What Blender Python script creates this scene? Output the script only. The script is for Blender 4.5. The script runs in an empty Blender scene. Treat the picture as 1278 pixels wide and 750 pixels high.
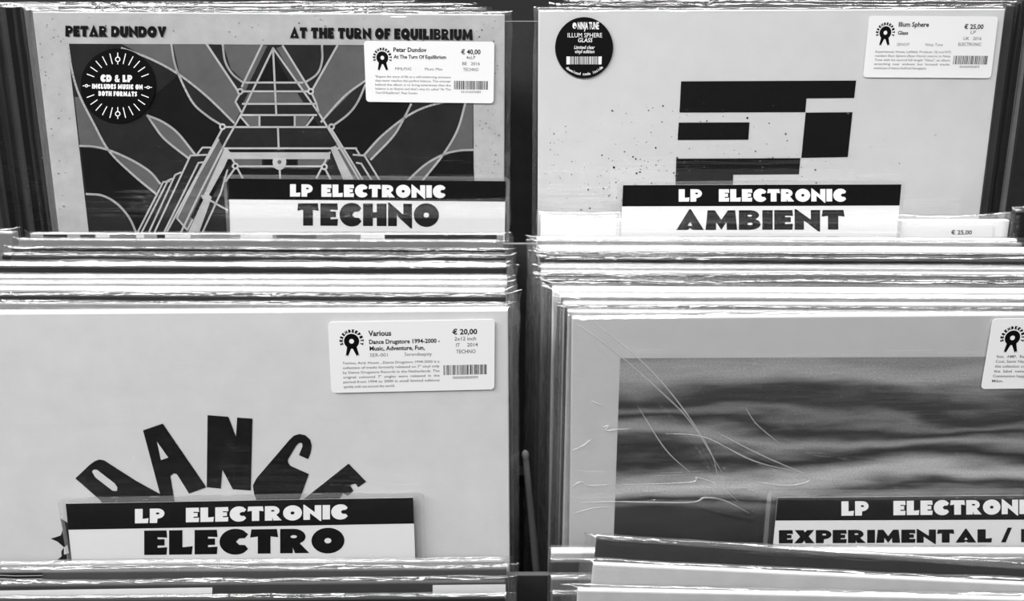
import bpy, bmesh, math, random
from mathutils import Vector, Matrix, noise

# ------------------------------------------------------------------ camera, light, exposure
scn = bpy.context.scene
COL = scn.collection
W_PX, H_PX, F_PX = 1278.0, 750.0, 1200.0
PITCH = math.radians(25.0)
CAM = Vector((0.0, 0.0, 1.36))
RIGHT = Vector((1, 0, 0))
FWD = Vector((0, math.cos(PITCH), -math.sin(PITCH)))
UP = Vector((0, math.sin(PITCH), math.cos(PITCH)))

cam_d = bpy.data.cameras.new('camera')
cam_d.sensor_width = 36.0
cam_d.lens = 36.0 * F_PX / W_PX
cam_d.clip_start = 0.01
cam_o = bpy.data.objects.new('camera', cam_d)
COL.objects.link(cam_o)
cam_o.location = CAM
cam_o.rotation_euler = (math.pi / 2 - PITCH, 0, 0)
scn.camera = cam_o

vs = scn.view_settings
vs.view_transform = 'Standard'
vs.look = 'None'
vs.gamma = 1.0
vs.use_curve_mapping = False
vs.exposure = 0.0

world = bpy.data.worlds.new('shop_air')
scn.world = world
world.use_nodes = True
wb = world.node_tree.nodes['Background']
wb.inputs[0].default_value = (1, 1, 1, 1)
wb.inputs[1].default_value = 0.035


def area_light(name, loc, sx, sy, power, target):
    d = bpy.data.lights.new(name, 'AREA')
    d.shape = 'RECTANGLE'
    d.size, d.size_y = sx, sy
    d.energy = power
    o = bpy.data.objects.new(name, d)
    COL.objects.link(o)
    o.location = loc
    o.rotation_euler = (Vector(target) - Vector(loc)).to_track_quat('-Z', 'Y').to_euler()
    return o


area_light('ceiling_strip_light', (-0.15, 0.95, 2.65), 3.6, 0.35, 115.0, (-0.15, 0.75, 1.0))
area_light('ceiling_strip_light', (-0.65, -0.62, 2.30), 2.8, 0.30, 58.0, (0.0, 0.5, 1.15))

# ------------------------------------------------------------------ projection helpers


def ray(x, y):
    return (FWD + RIGHT * ((x - W_PX / 2) / F_PX) + UP * (-(y - H_PX / 2) / F_PX))


def at(x, y, depth):
    return CAM + ray(x, y) * depth


def on_plane(x, y, p0, n):
    r = ray(x, y)
    return CAM + r * ((p0 - CAM).dot(n) / r.dot(n))


def depth_of(p):
    return (p - CAM).dot(FWD)


# ------------------------------------------------------------------ materials
_M = {}


def mat(name, v, rough=0.6, mottle=0.0, spec=0.06, scale=60.0):
    key = (name, round(v, 3), rough, mottle)
    if key in _M:
        return _M[key]
    m = bpy.data.materials.new(name)
    m.use_nodes = True
    nt = m.node_tree
    b = nt.nodes['Principled BSDF']
    b.inputs['Base Color'].default_value = (v, v, v, 1)
    b.inputs['Roughness'].default_value = rough
    b.inputs['Specular IOR Level'].default_value = spec
    if mottle > 0:
        tc = nt.nodes.new('ShaderNodeTexCoord')
        nz = nt.nodes.new('ShaderNodeTexNoise')
        nz.inputs['Scale'].default_value = scale
        nz.inputs['Detail'].default_value = 6
        nz.inputs['Roughness'].default_value = 0.65
        rp = nt.nodes.new('ShaderNodeValToRGB')
        lo, hi = max(0, v * (1 - mottle)), min(1, v * (1 + mottle))
        rp.color_ramp.elements[0].position = 0.3
        rp.color_ramp.elements[0].color = (lo, lo, lo, 1)
        rp.color_ramp.elements[1].position = 0.7
        rp.color_ramp.elements[1].color = (hi, hi, hi, 1)
        nt.links.new(tc.outputs['Object'], nz.inputs['Vector'])
        nt.links.new(nz.outputs['Fac'], rp.inputs['Fac'])
        nt.links.new(rp.outputs['Color'], b.inputs['Base Color'])
    _M[key] = m
    return m


def film(name, haze, rough, ior=1.5, bump=0.0, bscale=(30, 1, 400)):
    """thin clear polythene: see-through, fresnel sheen, a trace of milky haze"""
    if name in _M:
        return _M[name]
    m = bpy.data.materials.new(name)
    m.use_nodes = True
    nt = m.node_tree
    nt.nodes.remove(nt.nodes['Principled BSDF'])
    out = nt.nodes['Material Output']
    tr = nt.nodes.new('ShaderNodeBsdfTransparent')
    gl = nt.nodes.new('ShaderNodeBsdfGlossy')
    gl.inputs['Roughness'].default_value = rough
    df = nt.nodes.new('ShaderNodeBsdfDiffuse')
    df.inputs['Color'].default_value = (.9, .9, .9, 1)
    fr = nt.nodes.new('ShaderNodeLayerWeight')
    fr.inputs['Blend'].default_value = 0.5
    pw = nt.nodes.new('ShaderNodeMath')
    pw.operation = 'POWER'
    pw.inputs[1].default_value = 4.0
    ma = nt.nodes.new('ShaderNodeMath')
    ma.operation = 'MULTIPLY_ADD'
    f0 = 2 * ((ior - 1) / (ior + 1)) ** 2
    ma.inputs[1].default_value = 0.9 - f0
    ma.inputs[2].default_value = f0
    ma.use_clamp = True
    nt.links.new(fr.outputs['Facing'], pw.inputs[0])
    nt.links.new(pw.outputs[0], ma.inputs[0])
    m1 = nt.nodes.new('ShaderNodeMixShader')
    m1.inputs[0].default_value = haze
    m2 = nt.nodes.new('ShaderNodeMixShader')
    nt.links.new(tr.outputs[0], m1.inputs[1])
    nt.links.new(df.outputs[0], m1.inputs[2])
    nt.links.new(ma.outputs[0], m2.inputs[0])
    nt.links.new(m1.outputs[0], m2.inputs[1])
    nt.links.new(gl.outputs[0], m2.inputs[2])
    nt.links.new(m2.outputs[0], out.inputs['Surface'])
    if bump > 0:
        tc = nt.nodes.new('ShaderNodeTexCoord')
        mp = nt.nodes.new('ShaderNodeMapping')
        mp.inputs['Scale'].default_value = bscale
        nz = nt.nodes.new('ShaderNodeTexNoise')
        nz.inputs['Scale'].default_value = 1.0
        nz.inputs['Detail'].default_value = 3
        bp = nt.nodes.new('ShaderNodeBump')
        bp.inputs['Strength'].default_value = bump
        bp.inputs['Distance'].default_value = 0.002
        nt.links.new(tc.outputs['Object'], mp.inputs['Vector'])
        nt.links.new(mp.outputs[0], nz.inputs['Vector'])
        nt.links.new(nz.outputs['Fac'], bp.inputs['Height'])
        for q in (gl, fr):
            nt.links.new(bp.outputs[0], q.inputs['Normal'])
    _M[name] = m
    return m


def M_card(v, mottle=0.06):
    return mat('printed_card', v, 0.55, mottle)


M_FILM = film('clear_bag_film', 0.002, 0.08, 1.5, 0.42, (6, 1, 160))
M_SEAM = film('bag_seam_film', 0.012, 0.12, 1.6, 0.8, (150, 150, 60))
M_FOLD = film('bag_fold_film', 0.05, 0.10, 1.6, 0.5, (40, 300, 300))
M_CREASE = film('creased_film', 0.30, 0.25, 1.6)
M_POCKET = film('clear_pocket_plastic', 0.002, 0.03, 1.5)
M_POCKET_RIM = film('pocket_rim_plastic', 0.12, 0.1, 1.7)
M_PAPER = mat('sticker_paper', 0.74, 0.5)
M_CARDW = mat('card_paper_white', 0.76, 0.5)
M_INK = mat('black_ink', 0.004, 0.45)
M_INKG = mat('grey_ink', 0.10, 0.5)
M_WHITEINK = mat('white_ink', 0.85, 0.5)
M_BAND = mat('black_band_ink', 0.004, 0.35)

# ------------------------------------------------------------------ mesh helpers


def link_mesh(name, verts, faces, mats, fmat=None, parent=None, smooth=False):
    me = bpy.data.meshes.new(name)
    me.from_pydata([tuple(v) for v in verts], [], faces)
    for m in mats:
        me.materials.append(m)
    if fmat:
        me.polygons.foreach_set('material_index', fmat)
    if smooth:
        me.polygons.foreach_set('use_smooth', [True] * len(me.polygons))
    me.update()
    o = bpy.data.objects.new(name, me)
    COL.objects.link(o)
    if parent:
        o.parent = parent
    return o


def empty(name, mw):
    o = bpy.data.objects.new(name, None)
    COL.objects.link(o)
    o.empty_display_size = 0.03
    o.matrix_world = mw
    return o


def tag(o, label, cat, group=None):
    o['label'] = label
    o['category'] = cat
    if group:
        o['group'] = group
    return o


def frame_matrix(base, ex, eh):
    n = ex.cross(eh)
    b = -n
    return Matrix(((ex.x, b.x, eh.x, base.x), (ex.y, b.y, eh.y, base.y),
                   (ex.z, b.z, eh.z, base.z), (0, 0, 0, 1)))


def box_bm(bm, x0, x1, y0, y1, z0, z1, bev=0.0, seg=2):
    b2 = bmesh.new()
    bmesh.ops.create_cube(b2, size=1.0)
    for v in b2.verts:
        v.co = Vector(((x0 + x1) / 2 + v.co.x * (x1 - x0), (y0 + y1) / 2 + v.co.y * (y1 - y0),
                       (z0 + z1) / 2 + v.co.z * (z1 - z0)))
    if bev > 0:
        bmesh.ops.bevel(b2, geom=b2.edges[:], offset=bev, segments=seg, affect='EDGES', profile=0.5)
    b2.verts.index_update()
    vm = [bm.verts.new(v.co) for v in b2.verts]
    for f in b2.faces:
        bm.faces.new([vm[v.index] for v in f.verts])
    b2.free()


def bm_obj(name, bm, m, parent=None):
    me = bpy.data.meshes.new(name)
    bmesh.ops.recalc_face_normals(bm, faces=bm.faces[:])
    bm.to_mesh(me)
    bm.free()
    for q in (m if isinstance(m, (list, tuple)) else [m]):
        me.materials.append(q)
    o = bpy.data.objects.new(name, me)
    COL.objects.link(o)
    if parent:
        o.parent = parent
    return o


# ------------------------------------------------------------------ lettering (own heavy capitals)
def _ell(cx, cy, rx, ry, a0=0, a1=360, n=22):
    k = n if a1 - a0 < 360 else n
    pts = []
    for i in range(k + (0 if a1 - a0 >= 360 else 1)):
        a = math.radians(a0 + (a1 - a0) * i / k)
        pts.append((cx + rx * math.cos(a), cy + ry * math.sin(a)))
    return pts


def _bowl(x, yc, rx, ry):
    return _ell(x, yc, rx, ry, 90, -90 + 0) if False else [(x + rx * math.cos(math.radians(a)), yc + ry * math.sin(math.radians(a))) for a in range(90, -91, -15)]


GL = {
    'L': (.74, [('+', [(0, 0), (0, 1), (.42, 1), (.42, .30), (.74, .34), (.71, 0)])]),
    'P': (.80, [('+', [(0, 0), (0, 1), (.42, 1)] + _bowl(.42, .65, .38, .35) + [(.42, .3), (.40, 0)]), ('-', _ell(.43, .66, .10, .07))]),
    'R': (.92, [('+', [(0, 0), (0, 1), (.42, 1)] + _bowl(.42, .67, .38, .33)[:9] + [(.62, .40), (.92, 0), (.47, 0), (.40, .22), (.40, 0)]), ('-', _ell(.43, .68, .10, .06))]),
    'E': (.72, [('+', [(0, 0), (0, 1), (.70, 1), (.72, .70), (.42, .72), (.42, .64), (.64, .64), (.64, .38), (.42, .38), (.42, .29), (.72, .31), (.70, 0)])]),
    'F': (.70, [('+', [(0, 0), (0, 1), (.70, 1), (.70, .70), (.40, .72), (.40, .62), (.62, .62), (.62, .34), (.40, .34), (.40, 0)])]),
    'C': (.90, [('+', [(.90, .80), (.74, .97)] + _ell(.50, .5, .50, .53, 70, 290, 20) + [(.76, .04), (.90, .20), (.80, .36), (.62, .37), (.52, .5), (.62, .63), (.80, .64)])]),
    'T': (.88, [('+', [(.04, 1), (.84, 1), (.88, .66), (.64, .70), (.64, 0), (.24, 0), (.24, .70), (0, .66)])]),
    'O': (1.04, [('+', _ell(.52, .5, .52, .53)), ('-', _ell(.52, .5, .11, .11, n=12))]),
    'Q': (1.04, [('+', _ell(.52, .5, .52, .53)), ('+', [(.5, .3), (.75, .3), (1.08, -.08), (.72, -.08)]), ('-', _ell(.52, .52, .11, .11, n=12))]),
    'N': (.98, [('+', [(0, 0), (0, 1.05), (.06, 1.05), (.62, .52), (.62, 1), (.98, 1), (.98, -.10), (.92, -.10), (.36, .46), (.36, 0)])]),
    'I': (.40, [('+', [(0, 0), (0, 1), (.40, 1), (.40, 0)])]),
    'H': (.96, [('+', [(0, 0), (0, 1), (.40, 1), (.40, .62), (.56, .62), (.56, 1), (.96, 1), (.96, 0), (.56, 0), (.56, .36), (.40, .36), (.40, 0)])]),
    'A': (1.06, [('+', [(0, 0), (.50, 1.06), (.56, 1.06), (1.06, 0), (.62, 0), (.53, .10), (.44, 0)]), ('-', [(.44, .22), (.62, .22), (.53, .40)])]),
    'M': (1.22, [('+', [(0, 0), (.08, 1), (.36, 1), (.61, .52), (.86, 1), (1.14, 1), (1.22, 0), (.82, 0), (.80, .38), (.61, 0), (.42, .38), (.40, 0)])]),
    'B': (.84, [('+', [(0, 0), (0, 1), (.42, 1)] + _bowl(.42, .75, .36, .25)[:10] + _bowl(.44, .29, .40, .29)[2:]), ('-', _ell(.42, .72, .09, .05, n=12)), ('-', _ell(.43, .30, .10, .06, n=12))]),
    'D': (.92, [('+', [(0, 0), (0, 1), (.42, 1)] + _bowl(.42, .5, .50, .5)), ('-', _ell(.43, .5, .10, .16, n=14))]),
    'U': (.92, [('+', [(0, 1), (.38, 1), (.38, .38), (.46, .30), (.54, .38), (.54, 1), (.92, 1), (.92, .36)] + _ell(.46, .36, .46, .40, 0, -180, 16)[1:-1] + [(0, .36)])]),
    'V': (1.0, [('+', [(0, 1), (.42, 1), (.51, .55), (.60, 1), (1.0, 1), (.58, 0), (.42, 0)])]),
    'X': (1.04, [('+', [(0, 0), (.30, .50), (.02, 1), (.48, 1), (.54, .82), (.66, 1), (1.02, 1), (.74, .52), (1.04, 0), (.58, 0), (.52, .20), (.40, 0)])]),
    '/': (.56, [('+', [(0, 0), (.34, 1.12), (.56, 1.12), (.24, 0)])]),
    'S': (.70, [('+', [(.05, .02), (.45, 0), (.68, .15), (.70, .38), (.50, .55), (.36, .66), (.66, .66), (.66, .98), (.30, 1), (.04, .85), (.02, .62), (.22, .46), (.36, .36), (.05, .34)])]),
    'Y': (1.0, [('+', [(0, 1), (.44, 1), (.52, .75), (.60, 1), (1.0, 1), (.70, .40), (.70, 0), (.30, 0), (.30, .40)])]),
    'J': (.6, [('+', [(.22, 1), (.6, 1), (.6, .3), (.45, 0), (.1, 0), (0, .3), (.22, .32)])]),
    '&': (.9, [('+', [(.0, .25), (.15, .5), (.1, .8), (.3, 1), (.6, .95), (.62, .65), (.5, .5), (.62, .36), (.9, .5), (.78, .2), (.9, 0), (.5, 0), (.2, -.02)]), ('-', _ell(.36, .74, .08, .08, n=10)), ('-', _ell(.33, .27, .1, .09, n=10))]),
}

_TXT = {}


def plain_text(s, bold):
    """outline of a line of small plain type as 2-D polygons (unit size)"""
    key = (s, bold)
    if key in _TXT:
        return _TXT[key]
    cu = bpy.data.curves.new('type', 'FONT')
    cu.body = s
    cu.resolution_u = 2
    cu.offset = bold
    cu.fill_mode = 'FRONT'
    o = bpy.data.objects.new('type', cu)
    COL.objects.link(o)
    dg = bpy.context.evaluated_depsgraph_get()
    me = bpy.data.meshes.new_from_object(o.evaluated_get(dg))
    vs_ = [(v.co.x, v.co.y) for v in me.vertices]
    fs = [tuple(p.vertices) for p in me.polygons]
    bpy.data.objects.remove(o)
    bpy.data.curves.remove(cu)
    bpy.data.meshes.remove(me)
    _TXT[key] = (vs_, fs)
    return _TXT[key]


class Print:
    """flat print collected in photo measure, laid on a sheet at its real place and size"""

    def __init__(self, sheet, lift, warp=None):
        self.sheet, self.lift, self.warp = sheet, lift, warp
        self.v, self.f, self.fm, self.m = [], [], [], []

    def mi(self, m):
        if m not in self.m:
            self.m.append(m)
        return self.m.index(m)

    def loc(self, p, layer):
        if self.warp:
            p = self.warp(*p)
        x, z = self.sheet.local(p[0], p[1], self.lift)
        return (x, -(self.lift + layer * 6e-5), z)

    def poly(self, pts, m, layer=0):
        b = len(self.v)
        self.v += [self.loc(p, layer) for p in pts]
        self.f.append(tuple(range(b, b + len(pts))))
        self.fm.append(self.mi(m))

    def mesh2d(self, vs_, fs, m, layer):
        b = len(self.v)
        self.v += [self.loc(p, layer) for p in vs_]
        for f in fs:
            self.f.append(tuple(b + i for i in f))
            self.fm.append(self.mi(m))

    def curve(self, pts, w, m, layer=1, k=6):
        if len(pts) < 3:
            return self.line(pts, w, m, layer)
        q = [(2 * pts[0][0] - pts[1][0], 2 * pts[0][1] - pts[1][1])] + list(pts) + [(2 * pts[-1][0] - pts[-2][0], 2 * pts[-1][1] - pts[-2][1])]
        out = []
        for i in range(1, len(q) - 2):
            for j in range(k):
                t = j / k
                out.append(tuple(.5 * (2 * q[i][c] + (q[i + 1][c] - q[i - 1][c]) * t + (2 * q[i - 1][c] - 5 * q[i][c] + 4 * q[i + 1][c] - q[i + 2][c]) * t * t
                                       + (3 * q[i][c] - q[i - 1][c] - 3 * q[i + 1][c] + q[i + 2][c]) * t ** 3) for c in (0, 1)))
        self.line(out + [pts[-1]], w, m, layer)

    def line(self, pts, w, m, layer=1):
        for (a, b) in zip(pts[:-1], pts[1:]):
            d = Vector((b[0] - a[0], b[1] - a[1]))
            L = d.length
            if L < 1e-6:
                continue
            d /= L
            nx, ny = -d.y * w / 2, d.x * w / 2
            e = w * 0.3
            self.poly([(a[0] - d.x * e + nx, a[1] - d.y * e + ny), (a[0] - d.x * e - nx, a[1] - d.y * e - ny),
                       (b[0] + d.x * e - nx, b[1] + d.y * e - ny), (b[0] + d.x * e + nx, b[1] + d.y * e + ny)], m, layer)

    def disc(self, cx, cy, rx, ry, m, layer=1, n=24):
        self.poly(_ell(cx, cy, rx, ry, n=n), m, layer)

    def caps(self, s, x0, y0, x1, y1, h, ink, ground, layer=2, gap=.07, space=.55, slant=0.0):
        """heavy capitals from (x0,y0) to (x1,y1) on the baseline"""
        tot, pos = 0, []
        for ch in s:
            if ch == ' ':
                tot += space
                continue
            pos.append((ch, tot))
            tot += GL[ch][0] + gap
        tot -= gap
        dx, dy = (x1 - x0) / tot, (y1 - y0) / tot
        for ch, t in pos:
            for sg, pts in GL[ch][1]:
                q = [(x0 + (t + p[0] + slant * p[1]) * dx, y0 + (t + p[0]) * dy - p[1] * h) for p in pts]
                self.poly(q, ink if sg == '+' else ground, layer if sg == '+' else layer + 1)

    def type(self, s, x, y, h, m, layer=2, x1=None, bold=0.0, slant=0.0, anchor='l', sy=1.0):
        """small type: baseline start x,y (y down), cap height h"""
        vs_, fs = plain_text(s, bold)
        if not vs_:
            return
        mx0, mx = min(v[0] for v in vs_), max(v[0] for v in vs_)
        k = h / 0.70
        kx = k * sy if x1 is None else (x1 - x) / max(1e-6, mx - mx0)
        off = x - (mx0 * kx if anchor == 'l' else (mx0 + mx) / 2 * kx)
        self.mesh2d([(off + (v[0] + slant * v[1]) * kx, y - v[1] * k) for v in vs_], fs, m, layer)

    def arc_type(self, s, cx, cy, r, a0, a1, h, m, layer=2, heavy=True, inward=False):
        n = len(s)
        for i, ch in enumerate(s):
            a = math.radians(a0 + (a1 - a0) * (i + .5) / n)
            rx_, ry_ = math.cos(a), math.sin(a)      # outward (y down)
            tx, ty = -math.sin(a), math.cos(a)       # clockwise tangent
            sg = -1 if inward else 1
            if heavy and ch in GL:
                w, parts = GL[ch]
                for s_, pts in parts:
                    if s_ == '+':
                        self.poly([(cx + rx_ * (r + p[1] * h) + tx * (p[0] / w - .5) * h * .75, cy + ry_ * (r + p[1] * h) + ty * (p[0] / w - .5) * h * .75) for p in pts], m, layer)
            else:
                vs_, fs = plain_text(ch, 0.012)
                if vs_:
                    mx = (min(v[0] for v in vs_) + max(v[0] for v in vs_)) / 2
                    k = h / .7
                    self.mesh2d([(cx + rx_ * (r - v[1] * k) - tx * (v[0] - mx) * k, cy + ry_ * (r - v[1] * k) - ty * (v[0] - mx) * k) if inward else
                                 (cx + rx_ * (r + v[1] * k) + tx * (v[0] - mx) * k, cy + ry_ * (r + v[1] * k) + ty * (v[0] - mx) * k) for v in vs_], fs, m, layer)

    def bars(self, x0, x1, y0, y1, m, seed, layer=2):
        r = random.Random(seed)
        x = x0
        while x < x1 - (x1 - x0) * .015:
            w = (x1 - x0) * r.choice((.008, .012, .018, .026))
            self.poly([(x, y0), (x + w, y0), (x + w, y1), (x, y1)], m, layer)
            x += w + (x1 - x0) * r.choice((.009, .012, .018, .024))

    def build(self, name, parent):
        return link_mesh(name, self.v, self.f, self.m, self.fm, parent)


# ------------------------------------------------------------------ a record: card sleeve, clear bag
class Sheet:
    def __init__(self, TL, ex, eh, w, h):
        self.TL, self.ex, self.eh, self.w, self.h = TL, ex, eh, w, h
        self.n = ex.cross(eh)
        self.base = TL + ex * (w / 2) - eh * h

    def local(self, x, y, lift=0.0):
        p = on_plane(x, y, self.TL + self.n * lift, self.n) - self.base
        return p.dot(self.ex), p.dot(self.eh)

    def matrix(self):
        return frame_matrix(self.base, self.ex, self.eh)


def axes(lean, roll, yaw=0.0):
    ex = Vector((math.cos(roll) * math.cos(yaw), math.cos(roll) * math.sin(yaw), math.sin(roll))).normalized()
    eh = Vector((0, math.sin(lean), math.cos(lean)))
    eh = (eh - ex * eh.dot(ex)).normalized()
    return ex, eh


def make_bag(parent, w, h, t, seed, fl=.004, fr=.004, puff=.002, nx=54, zs=None, ripple=.0002, ridges=(), gap=.0006, rough_top=1.0, creases=()):
    S = seed * 7.31
    nz_ = noise.noise
    xs = [-w / 2 - fl, -w / 2 - fl * .5, -w / 2 - .0004] + [-w / 2 + w * i / nx for i in range(nx + 1)] + [w / 2 + .0004, w / 2 + fr * .5, w / 2 + fr]
    if zs is None:
        zs = [0, .06, .12, .18, .23, .262, .282, .294, .302, .308, .312, .3145]
        zs = [z / .315 * h for z in zs]
    NA = 6
    verts, faces, fm = [], [], []
    rows = [('f', z) for z in zs] + [('a', i / NA) for i in range(NA + 1)] + [('b', z) for z in (h * .995, h * .97, h * .9, h * .5, 0)]
    for kind, q in rows:
        for x in xs:
            ax = abs(x) - w / 2
            out = max(0.0, ax)
            fe = fl if x < 0 else fr
            s = min(1.0, out / max(1e-5, fe))
            if kind == 'f':
                z = q
                edge = min(1, (h - z) / .02 + .15) * min(1, max(0, (w / 2 - abs(x)) / .01) + .2)
                y = -gap - ripple * edge * (1 + nz_(Vector((x * 14 + S, z * 55, S))) + .5 * nz_(Vector((x * 30, z * 190 + S, S))))
                for (ax0, az0, bx0, bz0, wd, am) in ridges:
                    dx, dz = bx0 - ax0, bz0 - az0
                    L2 = dx * dx + dz * dz
                    tt = max(0, min(1, ((x - ax0) * dx + (z - az0) * dz) / L2))
                    dd = math.hypot(x - ax0 - tt * dx, z - az0 - tt * dz)
                    if dd < wd * 3:
                        y -= am * math.exp(-(dd / wd) ** 2) * (4 * tt * (1 - tt)) ** .5
            elif kind == 'a':
                a = math.pi * q
                lift = puff * (1 + .55 * nz_(Vector((x * 16 + S, S, q * 1.5))) + .3 * rough_top * nz_(Vector((x * 75 + S, S * 2, q * 2))))
                y = t / 2 - (t / 2 + gap) * math.cos(a) + .0005 * rough_top * nz_(Vector((x * 50, S, q * 3)))
                z = h + .0002 + max(.0003, lift) * math.sin(a)
            else:
                z = q
                y = t + gap
            if out > 0:
                y = y + (t * .5 + (-.0002 if kind == 'f' else .0002) - y) * s
                z2 = z + (.0012 * nz_(Vector((x * 300, z * 60, S))) if kind == 'a' else 0)
                jag = 1 + .35 * nz_(Vector((S, z * 45, 3.3))) + (.25 * nz_(Vector((S, z * 200, 1.3))))
                xx = math.copysign(w / 2 + out * jag, x)
                y += .0012 * s * nz_(Vector((x * 10 + S, z * 40, S + 5)))
                verts.append((xx, y, z2))
            else:
                verts.append((x, y, z))
    n = len(xs)
    for j in range(len(rows) - 1):
        for i in range(n - 1):
            faces.append((j * n + i, j * n + i + 1, (j + 1) * n + i + 1, (j + 1) * n + i))
            if i < 2 or i > n - 4:
                fm.append(1)
            elif len(zs) - 1 <= j < len(zs) + NA:
                fm.append(2)
            else:
                fm.append(0)
    # sharp creases: low half-round folds standing on the film
    for pts, rad in creases:
        m_, k_ = len(pts), 5
        b = len(verts)
        for i, (x, z) in enumerate(pts):
            a, c = pts[max(0, i - 1)], pts[min(m_ - 1, i + 1)]
            dx, dz = c[0] - a[0], c[1] - a[1]
            L_ = math.hypot(dx, dz) or 1
            px_, pz_ = -dz / L_, dx / L_
            r_ = rad * (math.sin(math.pi * (i + .25) / (m_ - .5)) ** .6) * (1 + .4 * nz_(Vector((x * 200, z * 200, S))))
            for q in range(k_):
                an = math.pi * q / (k_ - 1)
                verts.append((x + px_ * r_ * math.cos(an), -.0013 - r_ * .9 * math.sin(an), z + pz_ * r_ * math.cos(an)))
        for i in range(m_ - 1):
            for q in range(k_ - 1):
                faces.append((b + i * k_ + q, b + i * k_ + q + 1, b + (i + 1) * k_ + q + 1, b + (i + 1) * k_ + q))
                fm.append(3)
    return link_mesh('clear_bag', verts, faces, [M_FILM, M_SEAM, M_FOLD, M_CREASE], fm, parent, smooth=True)


def make_record(sheet, t, face, top, label, group, seed, bag=True, wear=0.0, **kw):
    root = empty('record', sheet.matrix())
    tag(root, label, 'record', group)
    bm = bmesh.new()
    w, h = sheet.w, sheet.h
    box_bm(bm, -w / 2, w / 2, 0, t, 0, h, min(.0007, t * .3), 2)
    for f in bm.faces:
        if f.calc_center_median().z > h - .0009 and f.normal.z > .3:
            f.material_index = 1
    bm_obj('sleeve', bm, [face, top], root)
    if bag:
        make_bag(root, w, h, t, seed, **kw)
    return root


# ------------------------------------------------------------------ the four front covers fix the layout
SW = .315


def hero(xl, yl, xr, yr, lean):
    Z = F_PX * SW / math.hypot(xr - xl, yr - yl)
    A, B = at(xl, yl, Z), at(xr, yr, Z)
    ex = (B - A).normalized()
    eh = Vector((0, math.sin(lean), math.cos(lean)))
    eh = (eh - ex * eh.dot(ex)).normalized()
    return Sheet(A, ex, eh, SW, SW)


LR, LF = math.radians(9.8), math.radians(7.2)
petar = hero(40, 14.5, 630, 18, LR)
ambient = hero(672, 13, 1255, 11, LR)
dance = hero(-121, 392, 634, 387.2, LF)
exper = hero(714, 397.3, 1469, 391.5, LF)

BOARD_GAP = .013


def board_top(x, y, sheet):
    return on_plane(x, y, sheet.TL + sheet.n * BOARD_GAP, sheet.n)


b_mid = board_top(651, 304, petar)
b_low = board_top(668, 718, dance)
STEP = b_mid - b_low
b_high = b_mid + STEP
b_high = at(651, 26, depth_of(b_high))

# bin floors (one slope per row)
bot_d = dance.base
NY = Vector((0, 1, 0))


def floor_z(row, y):
    """height of the bin floor at depth y"""
    p = bot_d - Vector((0, 0, .0015))
    p = p + STEP * {'low': -1, 'front': 0, 'rear': 1}[row]
    return p.z - (y - p.y) * .06


# ------------------------------------------------------------------ setting and rack
def rack():
    fl = link_mesh('floor', [(-3, -2.5, 0), (3, -2.5, 0), (3, 3, 0), (-3, 3, 0)], [(0, 1, 2, 3)], [mat('dark_floor_vinyl', .08, .5, .3, scale=8)])
    fl['kind'] = 'structure'
    root = empty('record_rack', Matrix.Translation((0, .7, 0)))
    tag(root, 'dark stepped record rack whose boards show between the record bins', 'rack')
    body = mat('rack_dark_laminate', .030, .45, .15)
    edge = mat('rack_board_edge', .14, .4)
    inner = mat('rack_black_inside', .006, .8)
    o = Vector((0, .7, 0))

    def slab(name, x0, x1, p_top, lean, height, th, m):
        """leaning board whose front top edge passes p_top"""
        eh = Vector((0, math.sin(lean), math.cos(lean)))
        bk = Vector((0, math.cos(lean), -math.sin(lean)))
        bm = bmesh.new()
        box_bm(bm, x0, x1, 0, th, -height, 0, .0006, 2)
        for v in bm.verts:
            c = v.co.copy()
            q = Vector((c.x, p_top.y, p_top.z)) + eh * c.z + bk * c.y
            v.co = q - o
        ob = bm_obj(name, bm, [m, edge], root)
        for p in ob.data.polygons:
            if p.normal.z > .5 and p.center.z > p_top.z - o.z - .004:
                p.material_index = 1
        return ob

    for p, ln in ((b_low, LF), (b_mid, LR), (b_high, LR)):
        slab('step_board', -.98, .98, p, ln, .30, .004, body)
    # bin floors
    for row, y0, y1 in (('low', b_low.y - .25, b_low.y - .055), ('front', b_low.y - .035, b_mid.y - .058), ('rear', b_mid.y - .04, b_high.y - .058)):
        bm = bmesh.new()
        box_bm(bm, -.98, .98, y0, y1, -.012, 0, .001, 1)
        for v in bm.verts:
            v.co.z += floor_z(row, v.co.y)
            v.co -= o
        bm_obj('bin_floor', bm, inner, root)
    # side cheeks
    for sx in (-1, 1):
        prof = [(b_low.y - .27, 0), (b_high.y + .05, 0), (b_high.y + .05, b_high.z), (b_mid.y + .02, b_mid.z + .02), (b_low.y + .02, b_low.z + .02), (b_low.y - .27, b_low.z - .10)]
        vs_ = [(sx * .985, y - o.y, z) for y, z in prof] + [(sx * 1.005, y - o.y, z) for y, z in prof]
        k = len(prof)
        fs = [tuple(range(k)), tuple(range(2 * k - 1, k - 1, -1))] + [(i, (i + 1) % k, k + (i + 1) % k, k + i) for i in range(k)]
        link_mesh('side_panel', vs_, fs, [body], None, root)
    # kick board under the lowest bin, back board
    bm = bmesh.new()
    box_bm(bm, -.98, .98, b_low.y - .27 - o.y, b_low.y - .255 - o.y, 0, b_low.z - .11, .001, 1)
    bm_obj('front_board', bm, body, root)
    bm = bmesh.new()
    box_bm(bm, -.98, .98, b_high.y + .03 - o.y, b_high.y + .045 - o.y, 0, b_high.z - .02, .001, 1)
    bm_obj('back_board', bm, body, root)


rack()

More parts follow.
